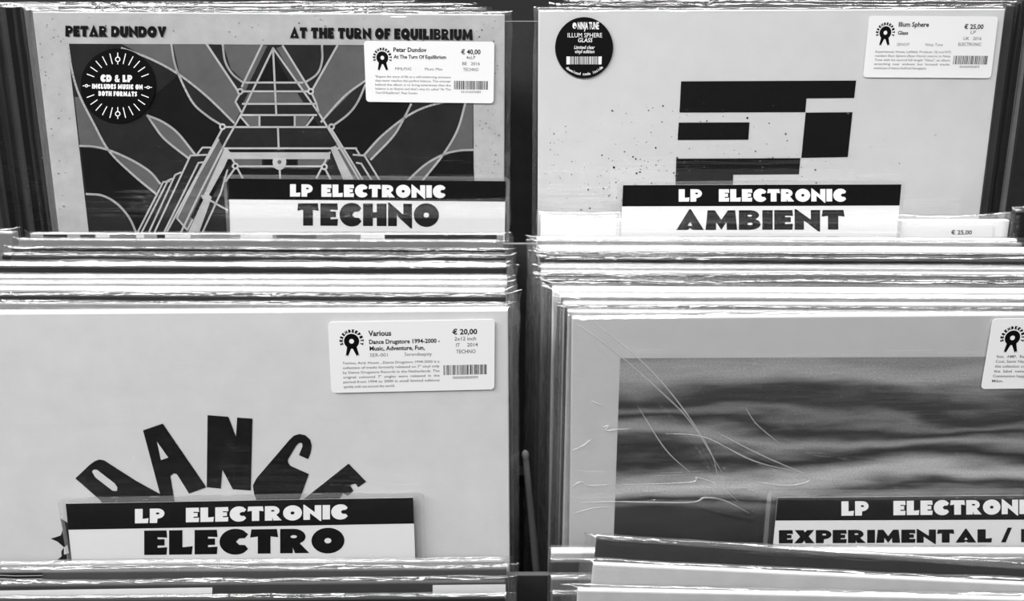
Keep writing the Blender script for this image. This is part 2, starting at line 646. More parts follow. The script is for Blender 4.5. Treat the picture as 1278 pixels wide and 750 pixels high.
# ------------------------------------------------------------------ cover prints
PAPER_P = M_card(.45, .12)
PAPER_A = M_card(.62, .03)
PAPER_D = M_card(.62, .04)
PAPER_X = M_card(.46, .03)
G_MID = mat('art_mid_grey', .115, .5, .12)
G_DARK = mat('art_dark_grey', .018, .5, .25)
G_BLK = mat('art_black', .006, .5, .3)
LINE = PAPER_P


def mirror(p):
    # the pattern is symmetric about an axis that leans a little in the photo
    x, y = p
    ax = 341 + (y - 58) * .055
    return (2 * ax - x, y + (x - ax) * -.004 * 0)


def print_petar(root, sheet):
    P = Print(sheet, .0003)
    lw = 2.6
    # picture ground
    tl, tr = (84, 54.5), (590, 57)
    bl, br = (113, 310), (592, 312)
    P.poly([tl, tr, br, bl], G_DARK, 0)
    # left-hand fields
    P.poly([(152, 54.8), (214, 55), (222, 92), (187, 74)], G_MID, 1)
    P.poly([(216, 55), (257, 55), (300, 118), (294, 128), (302, 141), (292, 154), (258, 122), (224, 92)], G_MID, 1)
    P.poly([(262, 55), (277, 56), (283, 84), (304, 103), (298, 112)], G_DARK, 2)
    P.poly([(279, 56), (326, 56), (305, 102), (288, 86)], G_MID, 1)
    P.poly([(193, 118), (222, 94), (240, 130), (278, 158), (262, 186), (247, 191), (215, 160), (184, 144)], G_BLK, 1)
    P.poly([(184, 144), (200, 150), (222, 165), (243, 191), (236, 197), (205, 172)], G_MID, 2)
    P.poly([(93, 121), (99, 121), (135, 187), (118, 183), (100, 182)], G_MID, 1)
    P.poly([(101, 184), (135, 188), (165, 216), (196, 242), (172, 287), (152, 258), (130, 244), (108, 242)], G_BLK, 1)
    P.poly([(138, 189), (165, 200), (188, 215), (200, 229), (194, 241), (165, 216)], G_MID, 2)
    # right-hand fields
    P.poly([(421, 57), (470, 57), (470, 92), (440, 114), (402, 152), (394, 130), (389, 116)], G_MID, 1)
    P.poly([(354, 57), (402, 57), (400, 82), (381, 103)], G_DARK, 1)
    P.poly([(413, 160), (437, 140), (455, 108), (470, 60), (520, 60), (512, 132), (497, 150), (475, 170), (455, 194), (430, 186)], G_BLK, 1)
    P.poly([(506, 147), (475, 170), (455, 194), (463, 199), (488, 172)], G_MID, 2)
    P.poly([(582, 128), (590, 128), (590, 186), (556, 191), (570, 165)], G_MID, 2)
    P.poly([(590, 188), (557, 192), (540, 208), (527, 226), (592, 226)], G_BLK, 2)
    P.poly([(552, 193), (530, 206), (508, 226), (527, 226)], G_MID, 3)
    # arcs
    arcs = [[(152, 60), (187, 73), (222, 92), (258, 120), (293, 154)],
            [(214, 55), (217, 74), (223, 93), (240, 127), (258, 144), (278, 157)],
            [(184, 144), (203, 152), (222, 166), (243, 192)], [(184, 144), (192, 156), (206, 174), (236, 198)],
            [(85, 55), (90, 88), (99, 118), (116, 152), (136, 188), (165, 217), (195, 242)],
            [(100, 182), (118, 183), (138, 188), (165, 200), (187, 214), (200, 229)],
            [(108, 242), (128, 244), (146, 254), (161, 271), (170, 290)],
            [(258, 55), (300, 118)], [(278, 55), (281, 76), (290, 92), (305, 104)],
            [(402, 57), (402, 76), (396, 92), (379, 104)], [(421, 57), (390, 112)],
            [(457, 100), (430, 120), (401, 152)], [(456, 106), (446, 128), (434, 143), (414, 158)],
            [(560, 126), (530, 134), (505, 147), (476, 170), (454, 194)], [(513, 130), (503, 150), (490, 171), (463, 199)],
            [(581, 128), (571, 162), (553, 193), (526, 227)], [(590, 187), (572, 188), (553, 193), (530, 206), (506, 228)]]
    for a in arcs:
        P.curve(a, lw, LINE, 4)
    # centre tower
    P.poly([(341, 57), (262, 215), (240, 252), (222, 300), (480, 300), (462, 252), (436, 210)], G_DARK, 5)
    for q in ([(327, 56), (334, 57), (305, 116), (299, 114)], [(345, 60), (354, 57), (388, 112), (380, 118)]):
        P.poly(q, G_MID, 6)
    P.poly([(341, 66), (323, 102), (362, 102)], G_BLK, 6)
    P.poly([(313, 105), (341, 105), (341, 112.5), (309, 112.5)], G_DARK, 6)
    P.poly([(344, 105), (366, 105), (371, 112.5), (344, 112.5)], G_DARK, 6)
    P.poly([(310, 116), (371, 116), (379, 128), (304, 128)], G_MID, 6)
    P.poly([(305, 131), (344, 131), (345, 142), (302, 142)], G_DARK, 6)
    P.poly([(347, 131), (384, 131), (390, 142), (347, 142)], G_DARK, 6)
    P.poly([(303, 145), (323, 145), (323, 157), (311, 157)], G_MID, 6)
    P.poly([(325, 145), (367, 145), (367, 157), (325, 157)], G_DARK, 6)
    P.poly([(369, 145), (388, 145), (381, 157), (369, 157)], G_MID, 6)
    P.poly([(301, 145), (309, 157), (294, 157)], G_BLK, 6)
    P.poly([(390, 145), (398, 157), (383, 157)], G_BLK, 6)
    P.poly([(289, 160), (346, 160), (347, 184), (279, 184)], G_DARK, 6)
    P.poly([(349, 160), (403, 160), (415, 184), (350, 184)], G_DARK, 6)
    P.poly([(282, 186.5), (342, 186.5), (342, 190), (284, 190)], G_BLK, 6)
    P.poly([(356, 186.5), (412, 186.5), (410, 190), (356, 190)], G_BLK, 6)
    P.poly([(284, 190), (412, 190), (412, 198.5), (284, 198.5)], LINE, 6)
    P.poly([(292, 199), (327, 199), (327, 206.5), (297, 206.5)], G_MID, 6)
    for a, b in ((329, 340), (359, 370)):
        P.poly([(a, 199), (b, 199), (b, 206.5), (a, 206.5)], G_BLK, 6)
    P.poly([(372, 199), (411, 199), (405, 206.5), (372, 206.5)], G_MID, 6)
    P.poly([(290, 209), (405, 209), (410, 224), (284, 224)], G_BLK, 6)
    # tower lines
    L = 7
    for q in ([(341, 60), (302, 141), (282, 177), (250, 240), (226, 290)], [(341, 60), (398, 141), (421, 178), (452, 230)],
              [(327, 56), (302, 108)], [(353, 57), (387, 112)],
              [(341, 62), (345, 143)], [(307, 103), (378, 103)], [(299, 114), (389, 114)], [(303, 129.5), (394, 129.5)],
              [(302, 143.5), (395, 143.5)], [(280, 158.5), (413, 158.5)], [(324, 144), (324, 158)], [(368, 144), (368, 158)],
              [(347, 159), (348, 186)], [(277, 185), (445, 185)], [(290, 207.5), (405, 207.5)], [(349, 208), (350, 226)],
              [(300, 116), (294, 127), (302, 141)], [(389, 116), (395, 129), (398, 141)],
              [(301, 146), (311, 158)], [(391, 146), (382, 158)],
              [(278, 160), (250, 212), (208, 290)], [(413, 160), (441, 205), (462, 240)],
              [(284, 187), (304, 224)], [(294, 209), (282, 226)], [(412, 190), (395, 222)], [(405, 209), (414, 226)]):
        P.line(q, 2.4, LINE, L)
    # broad beams and stepped flanks
    P.poly([(273, 174), (281, 187), (258, 238), (234, 286), (221, 272), (248, 218)], G_MID, L - .5)
    P.poly([(422, 174), (416, 188), (436, 228), (452, 228)], G_MID, L - .5)
    P.line([(281, 187), (258, 238), (234, 287), (221, 272), (248, 218), (273, 174)], 2.2, LINE, L + .2)
    P.poly([(281, 184), (288, 190), (266, 242), (248, 292), (234, 292), (258, 240)], LINE, L + 1)
    P.poly([(412, 184), (419, 182), (444, 228), (430, 228)], LINE, L + 1)
    for q in ([(172, 290), (204, 227), (212, 226)], [(177, 290), (210, 225), (215, 223)], [(186, 290), (219, 218), (226, 215)],
              [(193, 290), (238, 194), (258, 193)], [(205, 290), (248, 203), (257, 202)], [(246, 193), (253, 184), (263, 184)],
              [(252, 292), (276, 240), (284, 212)], [(252, 244), (284, 262)],
              [(433, 185), (444, 185), (449, 193)], [(441, 193), (455, 194), (476, 228)], [(445, 203), (451, 204), (466, 228)]):
        P.line(q, 2.2, LINE, L + 1.5)
    for q in ([(286, 198), (289, 201), (265, 246), (261, 243)], [(251, 246), (254, 249), (242, 274), (238, 271)]):
        P.poly(q, G_BLK, L + 2)
    P.disc(349, 202, 8.5, 10, LINE, L + 3)
    P.disc(349, 202, 2.6, 2.6, G_MID, L + 4)
    for cx, cy in ((300, 114), (388, 114), (278, 158), (414, 158), (294, 207), (405, 208)):
        P.disc(cx, cy, 4.2, 4.2, LINE, L + 3, 14)
        P.disc(cx, cy, 2.0, 2.0, G_DARK, L + 4, 10)
    # flecks in the paper
    r = random.Random(5)
    for i in range(150):
        x, y = r.choice(((r.uniform(48, 88), r.uniform(20, 285)), (r.uniform(594, 626), r.uniform(30, 225)), (r.uniform(48, 620), r.uniform(20, 52))))
        s = r.uniform(.3, .95)
        P.disc(x, y, s * r.uniform(.8, 1.6), s, G_MID, 1, 6)
    P.caps('PETAR DUNDOV', 82, 45.5, 208, 46.5, 13.5, G_BLK, PAPER_P, 9, gap=.06, space=.35)
    P.caps('AT THE TURN OF EQUILIBRIUM', 362, 47.5, 590, 50, 13.5, G_BLK, PAPER_P, 9, gap=.06, space=.38)
    P.build('cover_print', root)


def print_ambient(root, sheet):
    P = Print(sheet, .0003)
    K = mat('art_black_bar', .005, .5, .15)
    P.poly([(850, 101.5), (1068.5, 100.5), (1066, 122.3), (1006.5, 122.8), (1005, 140), (848, 140.5)], K, 1)
    P.poly([(847, 153), (935.5, 152.7), (934, 174.3), (845.7, 174.8)], K, 1)
    P.poly([(1005.5, 140.5), (1064, 140), (1058, 196), (1000, 197)], K, 1)
    P.poly([(844, 198), (999, 197.3), (997, 217.5), (915, 218), (914.5, 236), (842.8, 236)], K, 1)
    r = random.Random(11)
    for i in range(330):
        x = r.gauss(830, 130)
        y = r.triangular(118, 268, 235)
        if not (676 < x < 1215):
            continue
        s = r.choice((.4, .5, .6, .7, 1.0, 1.3)) * r.uniform(.7, 1.1)
        P.disc(x, y, s, s * r.uniform(.7, 1.1), r.choice((K, G_MID, G_MID)), 2, 7)
    P.build('cover_print', root)


def print_dance(root, sheet):
    P = Print(sheet, .0003)
    K = mat('art_black_letter', .008, .5, .15)
    P.poly([(94, 597), (112, 580), (118, 575.5), (124, 573.3), (130, 574.3), (137, 579), (170, 600), (200, 616.5), (206, 640), (132, 640), (126, 625)], K, 1)
    P.poly([(115, 588.5), (117, 586), (121, 586), (143, 603), (146.5, 608), (146, 612.5), (141, 612.5), (119, 595.5)], PAPER_D, 2)
    P.poly([(178.5, 537), (203, 528.5), (257.5, 608), (236, 616), (221, 592), (217, 590.5), (212.5, 594), (220, 640), (206, 640)], K, 1)
    P.poly([(196, 551), (210, 571), (201, 574)], PAPER_D, 2)
    P.poly([(259, 518), (285, 520), (294.5, 545), (296, 521), (315, 522.3), (313, 612), (290.5, 610.5), (277.5, 586), (275.5, 609.7), (258, 608)], K, 1)
    P.poly([(320, 597), (362, 548), (367, 543.5), (374, 541.5), (381, 543), (387, 548.5), (389, 556), (388, 564), (384.5, 573), (373, 568), (377.5, 557), (377, 553), (373.5, 552.5), (370, 555.5),
            (359.5, 573), (359.5, 577), (362, 581), (385.5, 591.5), (368, 640), (326, 640), (317, 616), (315.5, 606)], K, 1)
    P.poly([(370, 630), (435, 578.5), (457, 601), (447, 608), (443.5, 603.5), (437, 605.5), (441, 612.5), (434, 618.5), (428, 615.5), (418, 632)], K, 1)
    P.poly([(63, 672), (69, 670.5), (76, 668), (78.5, 660), (75, 646.5), (84, 652), (93, 668), (96, 705), (70, 700), (77, 694), (76.5, 688), (80, 683), (72, 676)], K, 1)
    P.poly([(80, 683), (84, 680), (86, 690), (80, 692)], PAPER_D, 2)
    P.build('cover_print', root)


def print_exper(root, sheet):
    m = bpy.data.materials.new('cover_streak_bands')
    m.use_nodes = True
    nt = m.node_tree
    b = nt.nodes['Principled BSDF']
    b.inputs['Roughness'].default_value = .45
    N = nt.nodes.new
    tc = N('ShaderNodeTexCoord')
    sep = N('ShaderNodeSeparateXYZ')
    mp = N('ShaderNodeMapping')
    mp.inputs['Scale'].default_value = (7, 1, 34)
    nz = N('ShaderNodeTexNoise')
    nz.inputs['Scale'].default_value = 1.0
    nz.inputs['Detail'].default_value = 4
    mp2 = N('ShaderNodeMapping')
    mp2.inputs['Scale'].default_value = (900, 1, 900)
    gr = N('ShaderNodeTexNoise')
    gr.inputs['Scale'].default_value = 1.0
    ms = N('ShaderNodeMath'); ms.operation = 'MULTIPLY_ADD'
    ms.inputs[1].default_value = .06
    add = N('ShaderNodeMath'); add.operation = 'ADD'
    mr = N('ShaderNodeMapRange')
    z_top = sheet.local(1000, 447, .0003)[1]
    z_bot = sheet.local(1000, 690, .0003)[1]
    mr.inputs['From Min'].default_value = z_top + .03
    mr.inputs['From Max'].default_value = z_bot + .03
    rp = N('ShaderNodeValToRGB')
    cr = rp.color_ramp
    stops = [(0, .22), (.08, .30), (.16, .10), (.225, .04), (.27, .16), (.315, .035), (.39, .27), (.45, .08), (.50, .05), (.56, .30), (.615, .42), (.69, .045), (.735, .14), (.79, .05), (.86, .03), (1, .015)]  # pale and dark grey bands down the cover, wavered by noise
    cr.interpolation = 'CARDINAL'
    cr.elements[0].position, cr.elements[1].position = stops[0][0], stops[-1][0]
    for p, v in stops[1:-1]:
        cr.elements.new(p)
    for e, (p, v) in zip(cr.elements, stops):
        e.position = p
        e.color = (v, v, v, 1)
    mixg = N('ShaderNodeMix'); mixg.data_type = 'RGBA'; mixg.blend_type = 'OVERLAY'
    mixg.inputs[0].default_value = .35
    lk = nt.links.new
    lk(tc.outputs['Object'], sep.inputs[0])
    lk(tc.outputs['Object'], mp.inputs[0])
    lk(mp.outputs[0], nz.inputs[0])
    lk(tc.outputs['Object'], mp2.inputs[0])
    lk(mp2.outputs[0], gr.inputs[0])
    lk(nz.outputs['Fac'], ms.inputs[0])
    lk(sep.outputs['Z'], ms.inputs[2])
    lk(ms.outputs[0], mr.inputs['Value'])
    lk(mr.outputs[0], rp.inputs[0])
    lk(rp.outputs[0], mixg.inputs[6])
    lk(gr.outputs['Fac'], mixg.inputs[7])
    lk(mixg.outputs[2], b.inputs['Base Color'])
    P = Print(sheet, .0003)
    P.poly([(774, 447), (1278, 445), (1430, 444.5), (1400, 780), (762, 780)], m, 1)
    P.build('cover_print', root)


# ------------------------------------------------------------------ stickers
def quad_warp(TL, TR, BR, BL):
    def w(u, v):
        return ((TL[0] * (1 - u) + TR[0] * u) * (1 - v) + (BL[0] * (1 - u) + BR[0] * u) * v,
                (TL[1] * (1 - u) + TR[1] * u) * (1 - v) + (BL[1] * (1 - u) + BR[1] * u) * v)
    return w


def paper_part(name, sheet, outline, lift, parent, m, th=.00018, label=None):
    """thin solid sheet of the given outline"""
    pts = [sheet.local(x, y, lift) for x, y in outline]
    n = len(pts)
    vs_ = [(x, -lift, z) for x, z in pts] + [(x, -lift + th, z) for x, z in pts]
    fs = [tuple(range(n)), tuple(range(2 * n - 1, n - 1, -1))] + [(i, (i + 1) % n, n + (i + 1) % n, n + i) for i in range(n)]
    o = link_mesh(name, vs_, fs, [m], None, parent)
    if label:
        o['label'] = label
    return o


def round_rect(cx0, cy0, cx1, cy1, rx, ry, n=5):
    pts = []
    for (cx, cy, a0) in ((cx1 - rx, cy0 + ry, -90), (cx1 - rx, cy1 - ry, 0), (cx0 + rx, cy1 - ry, 90), (cx0 + rx, cy0 + ry, 180)):
        for i in range(n + 1):
            a = math.radians(a0 + 90 * i / n)
            pts.append((cx + rx * math.cos(a), cy + ry * math.sin(a)))
    return pts


def price_sticker(root, sheet, quad, lines, body, price, right, code, seed, lift=.0019, logo_only=False):
    w = quad_warp(*quad)
    s = paper_part('price_sticker', sheet, [w(u, v) for u, v in round_rect(0, 0, 1, 1, .024, .055)], lift, root, M_PAPER, label='white printed price sticker')
    P = Print(sheet, lift + .00003, w)
    A = 2.30  # label aspect
    # rosette logo
    cx, cy, r = .138, .275, .046
    P.disc(cx, cy, r, r * A, M_INK, 1, 24)
    P.disc(cx, cy, .0145, .0145 * A, M_PAPER, 2, 14)
    P.poly([(cx - .028, cy + .07), (cx - .002, cy + .09), (cx - .026, cy + .215), (cx - .033, cy + .19), (cx - .040, cy + .215)], M_INK, 1)
    P.poly([(cx + .002, cy + .09), (cx + .028, cy + .07), (cx + .044, cy + .215), (cx + .035, cy + .19), (cx + .028, cy + .215)], M_INK, 1)
    q = Print(sheet, lift + .00003, lambda x, y: w(x, y * A))
    q.arc_type('SERENDEEPITY', cx, cy / A, .053, -205, 25, .020, M_INK, 1)
    for s_, x, y, h, bold, x1 in lines:
        P.type(s_, x, y, h, M_INK if bold else M_INKG, 1, x1=x1, bold=.028 if bold else .0)
    for i, s_ in enumerate(body):
        x1 = .665 if i < len(body) - 1 else None
        P.type(s_, .077, .60 + i * .0665, .036, M_INKG, 1, x1=x1, sy=.435, bold=.006)
    if not logo_only:
        P.type(price, .745, .205, .075, M_INK, 1, x1=.895, bold=.028)
        for s_, y, x0, x1 in right:
            P.type(s_, x0, y, .052, M_INKG, 1, x1=x1, bold=.008)
        P.bars(.69, .957, .64, .78, M_INK, seed, 1)
        P.type(code, .745, .838, .038, M_INKG, 1, x1=.90)
    # join both prints into one part
    b = len(P.v)
    P.v += q.v
    for f, mi in zip(q.f, q.fm):
        P.f.append(tuple(b + i for i in f))
        P.fm.append(P.mi(q.m[mi]))
    P.build('sticker_print', s)
    return s


def round_sticker(root, sheet, cx, cy, rx, ry, lift=.0019):
    return paper_part('round_sticker', sheet, _ell(cx, cy, rx, ry, n=48), lift, root, M_INK, label='round black sticker with white lettering')


# ------------------------------------------------------------------ hero records
def fine(h, n):
    return [h * i / n for i in range(n)] + [h * .9985]


def local_creases(sheet, curves):
    out = []
    for pts, wpx in curves:
        q = [pts[0]] + list(pts) + [pts[-1]]
        fine_ = []
        for i in range(1, len(q) - 2):
            for j in range(7):
                t = j / 7
                fine_.append(tuple(.5 * (2 * q[i][c] + (q[i + 1][c] - q[i - 1][c]) * t + (2 * q[i - 1][c] - 5 * q[i][c] + 4 * q[i + 1][c] - q[i + 2][c]) * t * t
                                         + (3 * q[i][c] - q[i - 1][c] - 3 * q[i + 1][c] + q[i + 2][c]) * t ** 3) for c in (0, 1)))
        fine_.append(pts[-1])
        out.append(([sheet.local(x, y, .0013) for x, y in fine_], wpx * .8 * depth_of(sheet.TL) / F_PX))
    return out


def local_ridges(sheet, segs):
    out = []
    for x0, y0, x1, y1, wd, am in segs:
        a, b = sheet.local(x0, y0), sheet.local(x1, y1)
        out.append((a[0], a[1], b[0], b[1], wd, am))
    return out


r_petar = make_record(petar, .006, PAPER_P, M_card(.85, .03),
                      'speckled pale record cover with a dark geometric tower picture behind the TECHNO card', 'records facing the viewer', 1,
                      fl=.004, fr=.0045, puff=.002, nx=90, zs=fine(SW, 70), ripple=.00025)
print_petar(r_petar, petar)
s = round_sticker(r_petar, petar, 147, 107, 46.5, 46.5)
P = Print(petar, .00193)
for i in range(26):
    a = 2 * math.pi * (i + .5) / 26
    if abs(math.sin(a)) < .20:
        continue
    r0 = 27 + 5 * abs(math.cos(a))
    P.line([(147 + r0 * math.cos(a), 107 + r0 * math.sin(a)), (147 + 41 * math.cos(a), 107 + 41 * math.sin(a))], 1.1, M_WHITEINK, 1)
for dx, dy in ((0, -33), (0, 35), (-39, 0), (38, 2)):
    P.disc(147 + dx, 107 + dy, 3.4 if dx == 0 else 2.2, 3.4 if dx == 0 else 2.0, M_WHITEINK, 2, 12)
    P.disc(147 + dx, 107 + dy, 2.2 if dx == 0 else 1.0, 2.2 if dx == 0 else 1.0, M_INK, 3, 12)
    if dx:
        P.line([(147 + dx - 4.5, 107 + dy), (147 + dx + 4.5, 107 + dy)], .9, M_WHITEINK, 1)
P.caps('CD & LP', 125.5, 102, 165, 102.5, 8.8, M_WHITEINK, M_INK, 2, gap=.08, space=.4)
P.caps('INCLUDES MUSIC ON', 115, 110.6, 178, 111.6, 6.0, M_WHITEINK, M_INK, 2, gap=.12, space=.45)
P.caps('BOTH FORMATS', 123, 119.6, 171, 120.3, 6.0, M_WHITEINK, M_INK, 2, gap=.12, space=.45)
P.build('sticker_print', s)
price_sticker(r_petar, petar, ((454, 51), (617, 52), (616, 129), (457, 127)),
              [('Petar Dundov', .225, .175, .07, True, .48), ('At The Turn Of Equilibrium', .225, .285, .058, True, .63),
               ('MMLPS42', .235, .475, .045, False, .36), ('Music Man', .465, .475, .045, False, .60)],
              ['"Expect the story of life as a self-reinforcing structure', 'that never reaches the perfect balance. The concept', 'behind the album is to bring awareness that the', 'balance is an illusion and that\'s why it\'s called "At The', 'Turn Of Equilibrium". Petar Dundov'],
              '€ 40,00', [('4xLP', .285, .785, .855), ('BE   2016', .385, .755, .89), ('TECHNO', .48, .76, .88)], '5414165076889', 3)

r_amb = make_record(ambient, .005, PAPER_A, M_card(.88, .03),
                    'white record cover with heavy black bars and fine black spatter behind the AMBIENT card', 'records facing the viewer', 2,
                    fl=.0035, fr=.002, puff=.0018, nx=90, zs=fine(SW, 70), ripple=.00022)
print_ambient(r_amb, ambient)
s = round_sticker(r_amb, ambient, 729, 59.5, 36.2, 38.2)
P = Print(ambient, .00193)
P.disc(717, 32, 2.6, 4, M_WHITEINK, 1, 10)
P.disc(717.6, 33.5, 1.0, 1.6, M_INK, 2, 8)
P.type('NINJA TUNE', 721, 36.3, 8.6, M_WHITEINK, 1, x1=747.5, bold=.03)
P.type('ILLUM SPHERE', 708.5, 46.6, 5.6, M_WHITEINK, 1, x1=751.5, bold=0)
P.type('GLASS', 721, 52.6, 5.2, M_WHITEINK, 1, x1=739, bold=.01, slant=.18)
P.type('Limited clear', 716.5, 61, 4.2, M_WHITEINK, 1, x1=742, bold=.014, slant=.22)
P.type('vinyl edition', 717, 66.3, 4.2, M_WHITEINK, 1, x1=741.5, bold=.014, slant=.22)
P.poly([(707, 70.5), (751, 70.5), (750.6, 80.3), (707, 80.3)], M_WHITEINK, 1)
P.bars(711, 747.5, 70.5, 80.3, M_INK, 8, 2)
P.arc_type('download code inside', 729, 59.5, 34.5, 132, 46, 3.6, M_WHITEINK, 1, heavy=False, inward=True)
P.build('sticker_print', s)
price_sticker(r_amb, ambient, ((1085, 19.5), (1246, 20.5), (1236.5, 97.5), (1077, 96.5)),
              [('Illum Sphere', .235, .175, .075, True, .47), ('Glass', .235, .305, .06, True, .315),
               ('ZEN237', .235, .485, .045, False, .335), ('Ninja Tune', .46, .485, .045, False, .595)],
              ['Experimental, House, Leftfield. Producer, DJ and NTS', 'resident Illum Sphere (Ryan Hunn) returns to Ninja', 'Tune with his second full length "Glass", an album', 'stretching  near  ambient  but  focused  tracks', 'reminiscent of Helena Hauff and Hieroglyphic'],
              '€ 25,00', [('LP', .285, .80, .84), ('UK   2016', .385, .75, .89), ('ELECTRONIC', .48, .715, .895)], '5054429005875', 4)

r_dance = make_record(dance, .0068, PAPER_D, M_card(.9, .02),
                      'plain pale grey record cover lettered DANCE in a black arch behind the ELECTRO card', 'records facing the viewer', 3,
                      fl=.004, fr=.0022, puff=.0012, nx=150, zs=fine(SW, 170), ripple=.0006)
print_dance(r_dance, dance)
price_sticker(r_dance, dance, ((409, 402), (617.5, 398.5), (617, 486), (413.5, 490.5)),
              [('Various', .24, .205, .075, True, .378), ('Dance Drugstore 1994-2000 -', .243, .318, .06, True, .67), ('Music, Adventure, Fun,', .245, .412, .06, True, .578),
               ('SER-001', .245, .50, .05, False, .352), ('Serendeepity', .455, .498, .05, False, .62)],
              ['Techno, Acid, House ...Dance Drugstore 1994-2000 is a', 'collection of tracks formerly released on 7" vinyl only', 'by Dance Drugstore Records in the Netherlands. The', 'original  coloured  7"  singles  were  released  in  the', 'period from 1994 to 2000 in small limited editions', 'quickly sold out around the world.'],
              '€ 20,00', [('2x12 inch', .292, .758, .888), ('IT', .382, .767, .79), ('2014', .38, .835, .898), ('TECHNO', .475, .767, .885)], '0000000808909', 5)

r_exp = make_record(exper, .0045, PAPER_X, M_card(.85, .03),
                    'mid grey record cover with blurred horizontal streaks behind the EXPERIMENTAL card', 'records facing the viewer', 4,
                    fl=.0025, fr=.003, puff=.0016, nx=210, zs=fine(SW, 200), ripple=.0006,
                    ridges=local_ridges(exper, [(720, 402, 800, 470, .0026, .0022), (800, 470, 905, 585, .0024, .0026), (845, 520, 1000, 590, .0022, .0026), (755, 440, 850, 560, .002, .0018),
                                                (880, 560, 900, 600, .002, .002), (930, 510, 975, 560, .0018, .0016), (730, 556, 720, 563, .002, .002), (770, 624, 870, 627, .0016, .002),
                                                (865, 626, 945, 645, .0022, .003), (715, 608, 762, 603, .0016, .0016), (940, 585, 940, 620, .002, .0016),
                                                (990, 590, 1120, 600, .002, .002), (1000, 560, 1160, 575, .0018, .0016)]),
                    creases=local_creases(exper, [([(722, 405), (765, 437), (815, 480), (862, 527), (906, 598)], 1.6), ([(742, 402), (800, 450), (845, 500), (885, 560), (897, 600)], 1.3),
                                                  ([(830, 541), (880, 546), (940, 575), (1000, 590)], 1.4), ([(895, 540), (950, 568), (1006, 592)], 1.6),
                                                  ([(752, 534), (759, 531), (757, 537), (770, 536), (788, 535)], 1.5), ([(714, 562), (728, 556), (738, 548)], 1.2),
                                                  ([(713, 608), (725, 601), (735, 606), (765, 604)], 1.3), ([(725, 627), (770, 626), (860, 627), (880, 621), (905, 625), (936, 641)], 1.8),
                                                  ([(930, 508), (945, 530), (975, 555)], 1.2), ([(770, 605), (860, 602), (870, 596), (895, 605), (922, 626)], 1.3),
                                                  ([(718, 640), (740, 634), (760, 633)], 1.0), ([(738, 500), (752, 507)], 1.5), ([(795, 505), (830, 560), (862, 590)], 1.1),
                                                  ([(1000, 590), (1010, 600), (980, 606), (938, 600)], 1.2)]))
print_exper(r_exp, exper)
price_sticker(r_exp, exper, ((1239, 397.8), (1447, 395), (1432, 483), (1224, 485.5)), [],
              ['feat. AMP, Bai', 'Coxi, Samir Nas', 'this collection co', 'the label netw', 'Communion happ', 'Milan.'][:0],
              '', [], '', 6, logo_only=True)
st = [o for o in bpy.data.objects if o.name.startswith('price_sticker') and o.parent == r_exp][0]
P = Print(exper, .00195)
for i, (s_, x1) in enumerate((('feat.  AMP,  Bai', 1279), ('Coxi, Samir Nas', 1279), ('this collection co', 1279), ('the  label  netw', 1279), ('Communion happ', 1279), ('Milan.', 1247))):
    x0 = 1243.8 - i * 1.15
    P.type(s_, x0, 446.5 + i * 6.1, 3.4, M_INKG, 1, x1=x1 if i < 5 else 1252, bold=.008)
P.build('sticker_print', st)


# ------------------------------------------------------------------ genre cards in clear pockets
def divider(sheet, TL, TR, BR, BL, pk, title, tx, tb, th, lp, label, seed, floor_row):
    """pk = pocket outline in photo measure (left, top-left y, right, top-right y)"""
    lift = .0052
    root = empty('genre_card', sheet.matrix())
    tag(root, label, 'sign card', 'genre cards')
    ext = 14
    q = quad_warp(TL, TR, BR, BL)
    bl, br = q(0, 1.35), q(1, 1.35)
    card = paper_part('card', sheet, [TL, TR, br, bl], lift, root, M_CARDW, .0003, label='white printed card with a black band on top')
    P = Print(sheet, lift + .00003)
    bf = lp['band']
    P.poly([q(0, 0), q(1, 0), q(1, bf), q(0, bf)], M_BAND, 1)
    P.caps('LP ELECTRONIC', *lp['pos'], lp['h'], M_WHITEINK, M_BAND, 2, gap=.07, space=lp.get('space', .75))
    P.caps(title, tx[0], tb[0], tx[1], tb[1], th, M_INK, M_CARDW, 2, gap=.06, space=.4)
    P.build('card_lettering', card)
    # pocket: clear sheet with a thicker rim, standing on the bin floor behind the boards
    lf = lift + .0009
    a = sheet.local(pk[0], pk[1], lf)
    b = sheet.local(pk[2], pk[3], lf)
    zt = (a[1] + b[1]) / 2
    tilt = (b[1] - a[1])
    x0, x1 = a[0], b[0]
    zb = .002
    rr = .004

    def ring(inset):
        pts = []
        for (cx, cz, a0) in ((x1 - rr, None, 90), (x0 + rr, None, 180)):
            base = (b[1] if a0 == 90 else a[1]) - rr
            for i in range(6):
                an = math.radians(a0 - 90 + 90 * i / 5) if a0 == 90 else math.radians(90 + 90 * i / 5)
                pts.append((cx + (rr - inset) * math.cos(an), base + (rr - inset) * math.sin(an)))
        pts += [(x0 + inset, zb), (x1 - inset, zb)]
        return pts
    o_, i_ = ring(0), ring(.0022)
    n = len(o_)
    y0, y1 = -lf, -lf + .0014
    vs_ = [(x, y0, z) for x, z in o_] + [(x, y0 - .0001, z) for x, z in i_] + [(x, y1, z) for x, z in o_]
    fs = [(i, (i + 1) % n, n + (i + 1) % n, n + i) for i in range(n)] + [(i, 2 * n + i, 2 * n + (i + 1) % n, (i + 1) % n) for i in range(n)]
    fm = [1] * len(fs)
    fs.append(tuple(range(n, 2 * n)))
    fm.append(0)
    fs.append(tuple(range(3 * n - 1, 2 * n - 1, -1)))
    fm.append(0)
    link_mesh('clear_pocket', vs_, fs, [M_POCKET, M_POCKET_RIM], fm, root)
    return root


